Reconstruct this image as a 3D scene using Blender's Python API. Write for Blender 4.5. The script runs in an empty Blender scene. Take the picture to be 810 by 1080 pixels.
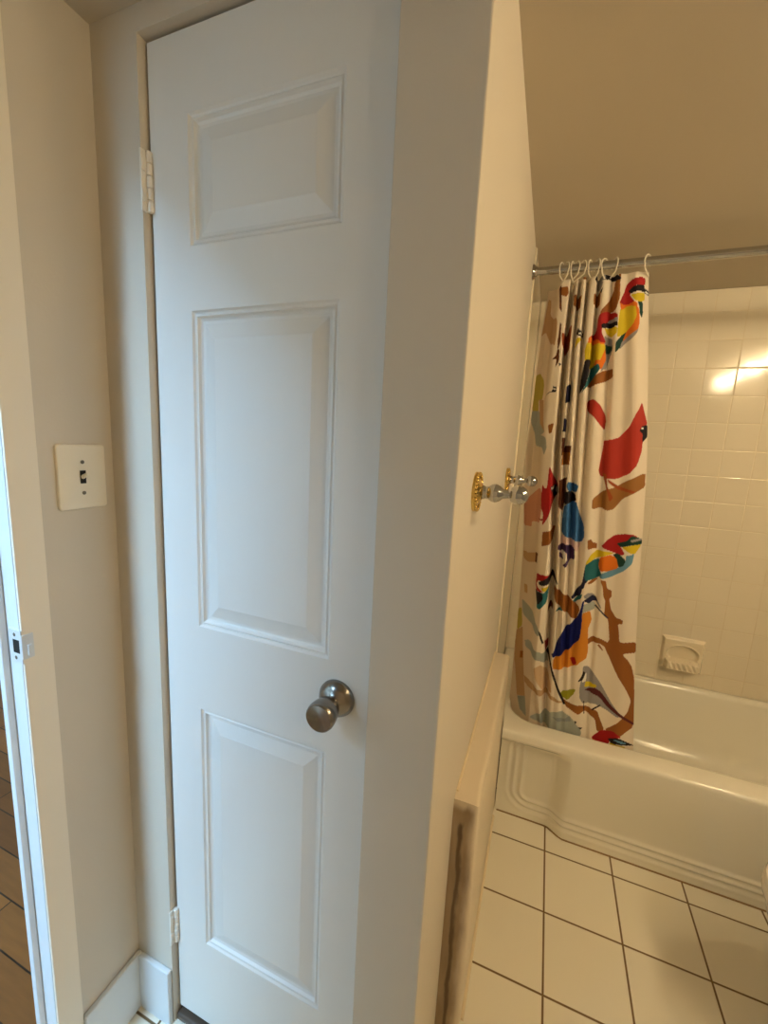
import bpy, bmesh, math, random
import numpy as np
from mathutils import Matrix, Vector
random.seed(4)
SC = bpy.context.scene
COL = SC.collection

# ------------------------------------------------------------------ camera
# x: right along the closet wall, y: towards the tub, z: up (metres)
EYE = 1.395
yaw, pit, roll, FPX = math.radians(-20.9436), math.radians(-9.2419), math.radians(-2.8775), 442.774
fw = Vector((math.sin(yaw) * math.cos(pit), math.cos(yaw) * math.cos(pit), math.sin(pit)))
rt = fw.cross(Vector((0, 0, 1))).normalized()
dn = fw.cross(rt)
r2 = rt * math.cos(roll) + dn * math.sin(roll)
d2 = dn * math.cos(roll) - rt * math.sin(roll)
cam_data = bpy.data.cameras.new('camera')
cam_data.sensor_fit = 'HORIZONTAL'
cam_data.sensor_width = 36.0
cam_data.lens = 36.0 * FPX / 810.0
cam_data.clip_start = 0.02
cam = bpy.data.objects.new('camera', cam_data)
m3 = Matrix((r2, -d2, -fw)).transposed()
cam.matrix_world = Matrix.Translation((0, 0, EYE)) @ m3.to_4x4()
COL.objects.link(cam)
SC.camera = cam

# ------------------------------------------------------------------ world, lights, exposure
SC.view_settings.view_transform = 'Standard'
SC.view_settings.look = 'None'
SC.view_settings.gamma = 1.0
SC.view_settings.use_curve_mapping = False
SC.view_settings.exposure = 0.0
LAMP_COL = (1.0, 0.79, 0.48)
LAMP_E = 108.0            # radiance of one vanity bulb
LAMP_Y = (.16, .42, .74, 1.04)
WINDOW_W = 165.0         # daylight entering the hall skylight
SKY_COL = (0.43, 0.76, 1.13)
world = bpy.data.worlds.new('sky')
SC.world = world
world.use_nodes = True
bg = world.node_tree.nodes['Background']
bg.inputs[0].default_value = (*SKY_COL, 1)
bg.inputs[1].default_value = 1.0
wl = bpy.data.lights.new('hall_daylight', 'AREA')
wl.shape = 'RECTANGLE'; wl.size = 0.6; wl.size_y = 0.7
wl.color = SKY_COL
wl.energy = WINDOW_W
wo = bpy.data.objects.new('hall_daylight', wl)
wo.location = (-1.17, -1.40, 2.52)
wo.rotation_euler = (0, 0, 0)   # shines down through the hall skylight
COL.objects.link(wo)

# ------------------------------------------------------------------ helpers
def sr(r, g, b):
    f = lambda c: (c / 12.92 if c <= 0.04045 else ((c + 0.055) / 1.055) ** 2.4)
    return (f(r / 255), f(g / 255), f(b / 255), 1)

def mat(name, col, rough=0.6, metal=0.0, bump=0.0, bscale=60.0, bvec=(1, 1, 1), var=0.0, vscale=3.0, coat=0.0, spec=0.5):
    m = bpy.data.materials.new(name); m.use_nodes = True
    nt = m.node_tree; p = nt.nodes['Principled BSDF']
    p.inputs['Base Color'].default_value = col
    p.inputs['Roughness'].default_value = rough
    p.inputs['Metallic'].default_value = metal
    p.inputs['Specular IOR Level'].default_value = spec
    if coat:
        p.inputs['Coat Weight'].default_value = coat
        p.inputs['Coat Roughness'].default_value = 0.05
    geo = nt.nodes.new('ShaderNodeNewGeometry')
    if var:
        n = nt.nodes.new('ShaderNodeTexNoise'); n.inputs['Scale'].default_value = vscale; n.inputs['Detail'].default_value = 4
        nt.links.new(geo.outputs['Position'], n.inputs['Vector'])
        mx = nt.nodes.new('ShaderNodeMix'); mx.data_type = 'RGBA'
        mx.inputs[6].default_value = tuple(c * (1 - var) for c in col[:3]) + (1,)
        mx.inputs[7].default_value = tuple(min(1, c * (1 + var)) for c in col[:3]) + (1,)
        nt.links.new(n.outputs['Fac'], mx.inputs[0]); nt.links.new(mx.outputs[2], p.inputs['Base Color'])
    if bump:
        n = nt.nodes.new('ShaderNodeTexNoise'); n.inputs['Scale'].default_value = bscale; n.inputs['Detail'].default_value = 3
        sv = nt.nodes.new('ShaderNodeVectorMath'); sv.operation = 'MULTIPLY'; sv.inputs[1].default_value = bvec
        nt.links.new(geo.outputs['Position'], sv.inputs[0]); nt.links.new(sv.outputs[0], n.inputs['Vector'])
        b = nt.nodes.new('ShaderNodeBump'); b.inputs['Strength'].default_value = bump; b.inputs['Distance'].default_value = 0.002
        nt.links.new(n.outputs['Fac'], b.inputs['Height']); nt.links.new(b.outputs['Normal'], p.inputs['Normal'])
    return m

def tag(o, label=None, cat=None, group=None, kind=None):
    if label: o['label'] = label
    if cat: o['category'] = cat
    if group: o['group'] = group
    if kind: o['kind'] = kind
    return o

def empty(name, loc=(0, 0, 0)):
    o = bpy.data.objects.new(name, None); o.location = loc; o.empty_display_size = 0.05
    COL.objects.link(o); return o

def obj(name, bm, m, parent=None, smooth=None, recalc=True):
    if recalc: bmesh.ops.recalc_face_normals(bm, faces=bm.faces[:])
    me = bpy.data.meshes.new(name)
    if smooth is not None:
        lim = math.radians(smooth)
        for f in bm.faces: f.smooth = True
        for e in bm.edges:
            e.smooth = not (len(e.link_faces) == 2 and e.calc_face_angle(0) > lim)
    bm.to_mesh(me); bm.free()
    for x in (m if isinstance(m, (list, tuple)) else [m]): me.materials.append(x)
    o = bpy.data.objects.new(name, me); COL.objects.link(o)
    if parent is not None:
        o.parent = parent
        o.matrix_parent_inverse = Matrix.Translation(-Vector(parent.location)) if parent.parent is None else parent.matrix_parent_inverse.copy()
    return o

def box(bm, x0, y0, z0, x1, y1, z1, bev=0.0, seg=2, mi=0):
    r = bmesh.ops.create_cube(bm, size=1.0)
    vs = r['verts']
    for v in vs:
        v.co = Vector((x0 + (v.co.x + .5) * (x1 - x0), y0 + (v.co.y + .5) * (y1 - y0), z0 + (v.co.z + .5) * (z1 - z0)))
    fs = list({f for v in vs for f in v.link_faces})
    for f in fs: f.material_index = mi
    if bev:
        es = list({e for v in vs for e in v.link_edges})
        bmesh.ops.bevel(bm, geom=es, offset=bev, segments=seg, profile=0.5, affect='EDGES', material=mi)
    return vs

def quad(bm, *pts, mi=0):
    f = bm.faces.new([bm.verts.new(p) for p in pts]); f.material_index = mi; return f

def lathe(bm, prof, n=32, M=None, cap=True):
    """prof: list of (radius, height) along +z, moved by matrix M"""
    M = M or Matrix()
    rings = []
    for r, h in prof:
        if r < 1e-6: rings.append([bm.verts.new(M @ Vector((0, 0, h)))])
        else: rings.append([bm.verts.new(M @ Vector((r * math.cos(2 * math.pi * k / n), r * math.sin(2 * math.pi * k / n), h))) for k in range(n)])
    for a, b in zip(rings, rings[1:]):
        for k in range(n):
            k2 = (k + 1) % n
            if len(a) == 1 and len(b) == 1: continue
            if len(a) == 1: bm.faces.new((a[0], b[k], b[k2]))
            elif len(b) == 1: bm.faces.new((a[k], b[0], a[k2]))
            else: bm.faces.new((a[k], b[k], b[k2], a[k2]))
    if cap:
        for rg in (rings[0], rings[-1]):
            if len(rg) > 2: bm.faces.new(rg)
    return rings

def tube(bm, pts, r, n=10, caps=True):
    pts = [Vector(p) for p in pts]
    rings = []
    prev = None
    for i, p in enumerate(pts):
        t = (pts[min(i + 1, len(pts) - 1)] - pts[max(i - 1, 0)]).normalized()
        if prev is None:
            u = t.cross(Vector((0, 0, 1)))
            if u.length < 1e-3: u = t.cross(Vector((1, 0, 0)))
        else:
            u = prev - t * prev.dot(t)
        u.normalize(); prev = u
        v = t.cross(u)
        rr = r[i] if isinstance(r, (list, tuple)) else r
        rings.append([bm.verts.new(p + (u * math.cos(2 * math.pi * k / n) + v * math.sin(2 * math.pi * k / n)) * rr) for k in range(n)])
    for a, b in zip(rings, rings[1:]):
        for k in range(n): bm.faces.new((a[k], a[(k + 1) % n], b[(k + 1) % n], b[k]))
    if caps:
        bm.faces.new(rings[0]); bm.faces.new(rings[-1])

def rotx(a): return Matrix.Rotation(a, 4, 'X')
def roty(a): return Matrix.Rotation(a, 4, 'Y')
def T(*p): return Matrix.Translation(p)
def sstep(a, b, x):
    t = max(0.0, min(1.0, (x - a) / (b - a))); return t * t * (3 - 2 * t)

# ------------------------------------------------------------------ materials
M = {}
M['paint'] = mat('greige_wall_paint', sr(212, 203, 188), 0.55, bump=0.10, bscale=180, var=0.015, spec=0.4)
M['casing'] = mat('casing_paint', sr(242, 233, 216), 0.5, bump=0.05, bscale=120)
M['ceil'] = mat('ceiling_paint', sr(206, 196, 178), 0.8, bump=0.06, bscale=120, var=0.02, spec=0.2)
M['white'] = mat('white_door_paint', sr(233, 232, 228), 0.36, bump=0.10, bscale=260, bvec=(1, 1, .03), spec=0.5)
M['jambwhite'] = mat('white_jamb_paint', sr(222, 226, 228), 0.4, bump=0.06, bscale=140)
M['hinge'] = mat('painted_hinge', sr(238, 232, 220), 0.4, bump=0.15, bscale=300)
M['dark'] = mat('painted_gap_shade', sr(22, 18, 15), 0.8)  # near-black colour that paints in the shade of gaps and recesses
M['threshold'] = mat('dark_threshold', sr(84, 70, 58), 0.45, bump=0.2, bscale=90)
M['nickel'] = mat('brushed_nickel', sr(144, 138, 131), 0.24, 1.0)
M['chrome'] = mat('chrome', sr(186, 186, 186), 0.06, 1.0)
M['brass'] = mat('polished_brass', sr(222, 190, 112), 0.10, 1.0)
M['tub'] = mat('enamel_tub', sr(246, 242, 228), 0.19, coat=0.3)
M['porcelain'] = mat('white_porcelain', sr(240, 234, 222), 0.12, coat=0.4)
M['soap'] = mat('ceramic_soap_dish', sr(240, 228, 202), 0.14, coat=0.3)
M['plate'] = mat('ivory_switch_plate', sr(240, 230, 208), 0.35)
M['screw'] = mat('screw_metal', sr(120, 110, 95), 0.4, 0.8)
M['hook'] = mat('white_plastic_hook', sr(240, 232, 215), 0.35)
M['strike'] = mat('painted_steel_strike', sr(225, 228, 230), 0.35, 0.3)
M['glow'] = None

def tile_mat(name, col, grout, s, ox, oy, axes, w, rough, tilt=0.0, bump=0.4, var=0.02, gdist=0.0015, wav=0.0):
    """square glazed tiles laid on a world grid in the plane of two axes"""
    m = bpy.data.materials.new(name); m.use_nodes = True
    nt = m.node_tree; L = nt.links; N = nt.nodes; p = N['Principled BSDF']
    geo = N.new('ShaderNodeNewGeometry'); sep = N.new('ShaderNodeSeparateXYZ'); L.new(geo.outputs['Position'], sep.inputs[0])
    def math_(op, a, b=None):
        n = N.new('ShaderNodeMath'); n.operation = op
        for i, v in enumerate((a, b)):
            if v is None: continue
            if isinstance(v, (int, float)): n.inputs[i].default_value = v
            else: L.new(v, n.inputs[i])
        return n.outputs[0]
    ids, ds = [], []
    for ax, off in zip(axes, (ox, oy)):
        q = math_('DIVIDE', math_('SUBTRACT', sep.outputs[ax], off), s)
        ids.append(math_('FLOOR', q))
        fr = math_('FRACT', q)
        ds.append(math_('MINIMUM', fr, math_('SUBTRACT', 1.0, fr)))
    d = math_('MULTIPLY', math_('MINIMUM', *ds), s)           # metres to the nearest joint
    mr = N.new('ShaderNodeMapRange'); mr.interpolation_type = 'SMOOTHSTEP'
    L.new(d, mr.inputs[0]); mr.inputs[1].default_value = w * 0.35; mr.inputs[2].default_value = w * 0.75
    mask = mr.outputs[0]
    cmb = N.new('ShaderNodeCombineXYZ'); L.new(ids[0], cmb.inputs[0]); L.new(ids[1], cmb.inputs[1])
    wn = N.new('ShaderNodeTexWhiteNoise'); wn.noise_dimensions = '3D'; L.new(cmb.outputs[0], wn.inputs['Vector'])
    tint = N.new('ShaderNodeMix'); tint.data_type = 'RGBA'
    tint.inputs[6].default_value = tuple(c * (1 - var) for c in col[:3]) + (1,)
    tint.inputs[7].default_value = tuple(min(1, c * (1 + var)) for c in col[:3]) + (1,)
    L.new(wn.outputs['Value'], tint.inputs[0])
    mx = N.new('ShaderNodeMix'); mx.data_type = 'RGBA'
    L.new(mask, mx.inputs[0]); mx.inputs[6].default_value = grout; L.new(tint.outputs[2], mx.inputs[7])
    L.new(mx.outputs[2], p.inputs['Base Color'])
    rr = N.new('ShaderNodeMapRange'); L.new(mask, rr.inputs[0]); rr.inputs[3].default_value = 0.7; rr.inputs[4].default_value = rough
    L.new(rr.outputs[0], p.inputs['Roughness'])
    mr2 = N.new('ShaderNodeMapRange'); mr2.interpolation_type = 'SMOOTHSTEP'
    L.new(d, mr2.inputs[0]); mr2.inputs[1].default_value = 0.0; mr2.inputs[2].default_value = w * 1.6
    h = mr2.outputs[0]
    if wav:
        nz = N.new('ShaderNodeTexNoise'); nz.inputs['Scale'].default_value = 14; L.new(geo.outputs['Position'], nz.inputs['Vector'])
        h = math_('ADD', h, math_('MULTIPLY', nz.outputs['Fac'], wav))
    b = N.new('ShaderNodeBump'); b.inputs['Strength'].default_value = bump; b.inputs['Distance'].default_value = gdist
    L.new(h, b.inputs['Height'])
    nrm = b.outputs['Normal']
    if tilt:
        vs = N.new('ShaderNodeVectorMath'); vs.operation = 'SUBTRACT'; L.new(wn.outputs['Color'], vs.inputs[0]); vs.inputs[1].default_value = (.5, .5, .5)
        sc = N.new('ShaderNodeVectorMath'); sc.operation = 'SCALE'; L.new(vs.outputs[0], sc.inputs[0]); sc.inputs['Scale'].default_value = tilt
        ad = N.new('ShaderNodeVectorMath'); ad.operation = 'ADD'; L.new(nrm, ad.inputs[0]); L.new(sc.outputs[0], ad.inputs[1])
        no = N.new('ShaderNodeVectorMath'); no.operation = 'NORMALIZE'; L.new(ad.outputs[0], no.inputs[0]); nrm = no.outputs[0]
    L.new(nrm, p.inputs['Normal'])
    return m
M['floortile'] = tile_mat('floor_tile', sr(240, 234, 216), sr(118, 92, 56), 0.2145, 0.1295, 1.2065, (0, 1), 0.0048, 0.42, bump=0.5, wav=0.15)
M['walltile'] = tile_mat('glazed_wall_tile', sr(238, 228, 206), sr(230, 217, 190), 0.1105, 0.452, 1.769 - 0.1105 * 17, (0, 2), 0.0022, 0.10, tilt=0.010, bump=0.6, gdist=0.0012, wav=0.35)
M['endtile'] = mat('plain_glazed_tile', sr(238, 228, 206), 0.14, coat=0.2)

# ------------------------------------------------------------------ measures
XL, XR, YD, YB, YF = -0.805, 1.30, 0.585, 2.17, -1.0     # left wall, right wall, door wall, tub wall, wall behind camera
XS = -0.117                                               # closet side wall
DX0, DX1, DZ = -0.6970, -0.237, 2.035                      # closet door opening
DY = 0.600                                                # door face
HC0, HC1 = 2.073, 2.078                                   # ceiling height at the left and at the tub
DO0, DO1, DOZ = -0.42, 0.404, 2.02                        # doorway to the hall in the left wall

# ------------------------------------------------------------------ structure
bm = bmesh.new(); box(bm, XL - 0.045, YF - .1, -0.06, XR + .1, YB + .1, 0.0)
tag(obj('floor', bm, M['floortile']), 'square cream floor tiles with brown grout lines', 'floor', kind='structure')

bm = bmesh.new()
xs = [XL - .15, XL, XS, XR + .1]; zs = [HC0 - .008, HC0, HC1, HC1]
for (xa, za), (xb, zb) in zip(zip(xs, zs), zip(xs[1:], zs[1:])):
    quad(bm, (xa, YF - .1, za), (xb, YF - .1, zb), (xb, YB + .1, zb), (xa, YB + .1, za))
bmesh.ops.remove_doubles(bm, verts=bm.verts[:], dist=1e-5)
r = bmesh.ops.extrude_face_region(bm, geom=bm.faces[:])
for v in r['geom']:
    if isinstance(v, bmesh.types.BMVert): v.co.z += .08
tag(obj('ceiling', bm, M['ceil']), 'plain beige painted ceiling above the tub and closet', 'ceiling', kind='structure')

# wall with the closet door: pier beside the corner and the header
bm = bmesh.new()
box(bm, XL - .064, YD, 0, DX0, YD + .115, HC0 + .06, bev=.0)
box(bm, DX0, YD, DZ, DX1, YD + .115, HC0 + .06)
tag(obj('wall_rear', bm, M['paint']), 'greige wall around the white closet door', 'wall', kind='structure')
bm = bmesh.new()
box(bm, DX1, YD, 0, XS, YB + .1, HC1 + .03, bev=.0025, seg=2)
tag(obj('wall_side', bm, M['paint']), 'greige closet side wall running back to the tub, with an outside corner', 'wall', kind='structure')
bm = bmesh.new(); box(bm, DX0 - .05, YD + .12, 0, DX1, YD + .16, HC0)
tag(obj('wall_closet', bm, M['dark']), kind='structure')  # backing coloured near-black for the closet's unlit depth
bm = bmesh.new(); box(bm, XS, YB + .008, 0, XR + .1, YB + .1, HC1 + .03)
tag(obj('wall_tub', bm, M['paint']), 'beige wall strip above the tiled tub surround', 'wall', kind='structure')
bm = bmesh.new(); box(bm, XR, YF - .1, 0, XR + .1, YB + .008, HC1 + .03)
tag(obj('wall_right', bm, M['paint']), kind='structure')
bm = bmesh.new(); box(bm, XL - .12, YF - .1, 0, XR, YF, HC1 + .03)
tag(obj('wall_front', bm, M['paint']), kind='structure')
bm = bmesh.new()
box(bm, XL - .064, DO1 + .012, 0, XL, YD, HC0 + .03)
box(bm, XL - .064, YF, 0, XL, DO0, HC0 + .03)
box(bm, XL - .064, DO0, DOZ, XL, DO1 + .012, HC0 + .03)
tag(obj('wall_left', bm, M['paint']), 'greige return wall carrying the ivory switch plate', 'wall', kind='structure')

# tile surround of the tub
bm = bmesh.new(); box(bm, XS + .006, YB, .372, XR, YB + .0085, 2.077, bev=.003)
tag(obj('wall_tile', bm, M['walltile']), 'glossy cream square wall tiles behind the tub', 'tile', kind='structure')
bm = bmesh.new(); box(bm, XS - .002, 1.612, .372, XS + .006, YB, 2.074, bev=.004, seg=3)
tag(obj('wall_tile_end', bm, M['endtile']), 'narrow strip of glossy cream tile at the end of the tub', 'tile', kind='structure')

# boxed ledge along the closet side wall (painted, stained at its near end)
def ledge_material():
    m = mat('ledge_paint', sr(226, 212, 188), 0.42, bump=0.12, bscale=70)
    nt = m.node_tree; N = nt.nodes; L = nt.links; p = N['Principled BSDF']
    geo = N.new('ShaderNodeNewGeometry'); sep = N.new('ShaderNodeSeparateXYZ'); L.new(geo.outputs['Position'], sep.inputs[0])
    nz = N.new('ShaderNodeTexNoise'); nz.inputs['Scale'].default_value = 38; nz.inputs['Detail'].default_value = 6
    st = N.new('ShaderNodeVectorMath'); st.operation = 'MULTIPLY'; st.inputs[1].default_value = (1, 1, .25)
    L.new(geo.outputs['Position'], st.inputs[0]); L.new(st.outputs[0], nz.inputs['Vector'])
    def mrange(v, a, b2, c, d):
        n = N.new('ShaderNodeMapRange'); n.interpolation_type = 'SMOOTHSTEP'; L.new(v, n.inputs[0])
        for i, q in enumerate((a, b2, c, d)): n.inputs[i + 1].default_value = q
        return n.outputs[0]
    def mop(op, *v):
        n = N.new('ShaderNodeMath'); n.operation = op
        for i, q in enumerate(v):
            if isinstance(q, (int, float)): n.inputs[i].default_value = q
            else: L.new(q, n.inputs[i])
        return n.outputs[0]
    y = mop('MULTIPLY_ADD', nz.outputs['Fac'], .012, sep.outputs[1])
    x = mop('MULTIPLY_ADD', nz.outputs['Fac'], .022, sep.outputs[0])
    z = mop('MULTIPLY_ADD', nz.outputs['Fac'], .035, sep.outputs[2])
    front = mrange(y, .846, .856, 1, 0)
    side = mrange(x, -.074, -.050, 1, 0)
    topf = mrange(z, .618, .640, 1, 0)
    grim = mop('MULTIPLY', mop('MULTIPLY', front, side), topf)
    crack = mop('MULTIPLY', mop('MULTIPLY', mrange(x, -.092, -.0865, 0, 1), mrange(x, -.0840, -.076, 1, 0)), mop('MULTIPLY', front, mrange(z, .585, .600, 1, 0)))
    st2 = N.new('ShaderNodeMix'); st2.data_type = 'RGBA'; L.new(nz.outputs['Fac'], st2.inputs[0])
    st2.inputs[6].default_value = sr(120, 96, 68); st2.inputs[7].default_value = sr(190, 166, 132)
    mx = N.new('ShaderNodeMix'); mx.data_type = 'RGBA'; L.new(grim, mx.inputs[0])
    mx.inputs[6].default_value = sr(222, 208, 184); L.new(st2.outputs[2], mx.inputs[7])
    m2 = N.new('ShaderNodeMix'); m2.data_type = 'RGBA'; L.new(mop('MULTIPLY', crack, .85), m2.inputs[0])
    L.new(mx.outputs[2], m2.inputs[6]); m2.inputs[7].default_value = sr(78, 52, 28)
    L.new(m2.outputs[2], p.inputs['Base Color'])
    return m
M['ledge'] = ledge_material()
LY0 = .828
bm = bmesh.new()
vs = box(bm, XS - .001, LY0, 0, -.060, 1.565, .63)
es = [e for e in bm.edges if (e.verts[0].co.x > -.07 and e.verts[1].co.x > -.07) and (abs(e.verts[0].co.z - .63) < 1e-4 and abs(e.verts[1].co.z - .63) < 1e-4 or (abs(e.verts[0].co.y - LY0) < 1e-4 and abs(e.verts[1].co.y - LY0) < 1e-4))]
bmesh.ops.bevel(bm, geom=es, offset=.014, segments=5, profile=.5, affect='EDGES')
tr = obj('trim_1', bm, M['ledge'], smooth=40)
tag(tr, 'low boxed painted ledge along the closet side wall, stained brown at its near end', 'ledge', kind='structure')
bm = bmesh.new()
tube(bm, [(XS + .002, y, .632) for y in np.linspace(.85, 1.56, 12)], .0035, 8)
tube(bm, [(-.0585, y, .002) for y in np.linspace(.86, 1.49, 12)], .006, 8)
obj('caulk', bm, mat('caulk', sr(232, 216, 184), .5), tr, smooth=60)

# baseboards
bm = bmesh.new()
for (a, b, c, d) in ((XL, .452, XL + .012, YD), ):
    box(bm, a, b, 0, c, d, .155, bev=.003)
tag(obj('baseboard_left', bm, M['jambwhite']), 'short white baseboard under the switch wall', 'baseboard', kind='structure')
bm = bmesh.new(); box(bm, XL + .012, YD - .012, 0, DX0 - .002, YD, .155, bev=.003)
tag(obj('baseboard_rear', bm, M['jambwhite']), 'short white baseboard beside the closet door', 'baseboard', kind='structure')

# closet door stop and threshold
bm = bmesh.new()
box(bm, DX0, .646, 0, DX0 + .012, .70, DZ); box(bm, DX1 - .012, .646, 0, DX1, .70, DZ); box(bm, DX0, .646, DZ - .012, DX1, .70, DZ)
tag(obj('trim_2', bm, M['dark']), 'closet door stop, coloured dark for the shade in the gap', 'trim', kind='structure')  # stop takes the dark colour of the shaded door gap
bm = bmesh.new(); box(bm, DX0 + .001, .590, 0, DX1 - .001, .66, .020, bev=.006, seg=3)
tag(obj('trim_3', bm, M['threshold'], smooth=40), 'dark worn threshold strip under the closet door', 'threshold', kind='structure')

# hall doorway: casing, jamb, stop
bm = bmesh.new(); box(bm, XL, DO1 + .0005, 0, XL + .005, .4505, DOZ + .045, bev=.001)
box(bm, XL, DO0 - .05, DOZ, XL + .005, DO1 + .001, DOZ + .045, bev=.002)
box(bm, XL, DO0 - .05, 0, XL + .005, DO0, DOZ, bev=.001)
tag(obj('trim_4', bm, M['casing']), 'flat greige casing around the hall doorway', 'casing', kind='structure')
bm = bmesh.new()
box(bm, XL - .068, DO1, 0, XL - .0005, DO1 + .011, DOZ + .01, bev=.0008)
box(bm, XL - .068, DO0 - .012, 0, XL, DO0, DOZ + .01, bev=.001)
box(bm, XL - .068, DO0, DOZ, XL, DO1, DOZ + .012, bev=.001)
jamb = tag(obj('trim_5', bm, M['jambwhite']), 'white hall door jamb at the left edge, lit by daylight', 'door jamb', kind='structure')
bm = bmesh.new(); box(bm, XL - .048, DO1 - .011, 0, XL - .034, DO1, DOZ, bev=.0015)
obj('door_stop', bm, M['jambwhite'], jamb)
# strike plate with a lip wrapping onto the casing
bm = bmesh.new()
zc = 1.022
box(bm, XL - .028, DO1 - .0018, zc - .030, XL + .005, DO1, zc - .012, bev=.0006)
box(bm, XL - .028, DO1 - .0018, zc + .012, XL + .005, DO1, zc + .030, bev=.0006)
box(bm, XL - .028, DO1 - .0018, zc - .012, XL - .018, DO1, zc + .012)
box(bm, XL + .000, DO1 - .0018, zc - .012, XL + .005, DO1, zc + .012)
box(bm, XL + .0045, DO1 - .0018, zc - .022, XL + .0075, DO1 + .016, zc + .022, bev=.001)
box(bm, XL + .0075, DO1 + .005, zc - .016, XL + .0125, DO1 + .011, zc + .004, bev=.001)
sp = obj('strike_plate', bm, M['strike'])
tag(sp, 'small white painted strike plate on the hall door jamb', 'strike plate')
bm = bmesh.new(); box(bm, XL - .0185, DO1 - .0016, zc - .0125, XL + .0005, DO1 - .0002, zc + .0125, bev=.0004)
tag(obj('latch_hole', bm, M['dark'], sp), 'latch hole, painted dark for its shade')  # solid dark piece, its colour stands in for shade inside the hole
for dz in (-.021, .021):
    bm = bmesh.new(); lathe(bm, [(0, .0006), (.003, .0004), (.0036, 0)], 10, T(XL - .012, DO1 - .0018, zc + dz) @ rotx(math.pi / 2))
    obj('screw', bm, M['screw'], sp)

# hall beyond the doorway
def wood_mat():
    m = bpy.data.materials.new('hall_wood'); m.use_nodes = True
    nt = m.node_tree; N = nt.nodes; L = nt.links; p = N['Principled BSDF']; p.inputs['Roughness'].default_value = .35
    tc = N.new('ShaderNodeNewGeometry'); br = N.new('ShaderNodeTexBrick')
    br.inputs['Scale'].default_value = 1.0; br.inputs['Brick Width'].default_value = .9; br.inputs['Row Height'].default_value = .085
    br.inputs['Mortar Size'].default_value = .002; br.inputs['Color1'].default_value = sr(158, 98, 46); br.inputs['Color2'].default_value = sr(112, 66, 30); br.inputs['Mortar'].default_value = sr(45, 28, 16)
    L.new(tc.outputs['Position'], br.inputs['Vector'])
    nz = N.new('ShaderNodeTexNoise'); nz.inputs['Scale'].default_value = 9; nz.inputs['Detail'].default_value = 6
    st = N.new('ShaderNodeVectorMath'); st.operation = 'MULTIPLY'; st.inputs[1].default_value = (1, 9, 1); L.new(tc.outputs['Position'], st.inputs[0]); L.new(st.outputs[0], nz.inputs['Vector'])
    mx = N.new('ShaderNodeMix'); mx.data_type = 'RGBA'; mx.blend_type = 'MULTIPLY'; mx.inputs[0].default_value = .6
    cr = N.new('ShaderNodeMapRange'); L.new(nz.outputs['Fac'], cr.inputs[0]); cr.inputs[3].default_value = .5; cr.inputs[4].default_value = 1.2
    L.new(br.outputs['Color'], mx.inputs[6]); L.new(cr.outputs[0], mx.inputs[7]); L.new(mx.outputs[2], p.inputs['Base Color'])
    return m
HX, HY0, HY1 = -2.7, -1.9, 1.9
bm = bmesh.new(); box(bm, HX, HY0, -.06, XL - .045, HY1, -.001)
tag(obj('floor_hall', bm, wood_mat()), 'brown wood plank floor beyond the hall doorway', 'floor', kind='structure')
bm = bmesh.new()
box(bm, HX - .1, HY0, 0, HX, HY1, 2.5)
box(bm, HX, HY1, 0, XL - .064, HY1 + .1, 2.5)
box(bm, HX, HY0 - .1, 0, XL - .064, HY0, 2.5)
box(bm, XL - .104, HY0, 0, XL - .064, YF - .1, 2.5); box(bm, XL - .104, YD + .115, 0, XL - .064, HY1, 2.5)
tag(obj('wall_hall', bm, mat('hall_paint', sr(200, 192, 182), .6)), kind='structure')
bm = bmesh.new()      # with a skylight opening
box(bm, HX - .1, HY0 - .1, 2.5, -1.47, HY1 + .1, 2.56); box(bm, -.87, HY0 - .1, 2.5, XL - .064, HY1 + .1, 2.56)
box(bm, -1.47, HY0 - .1, 2.5, -.87, -1.75, 2.56); box(bm, -1.47, -1.05, 2.5, -.87, HY1 + .1, 2.56)
tag(obj('ceiling_hall', bm, mat('hall_ceiling', sr(225, 222, 215), .8)), kind='structure')

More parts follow.
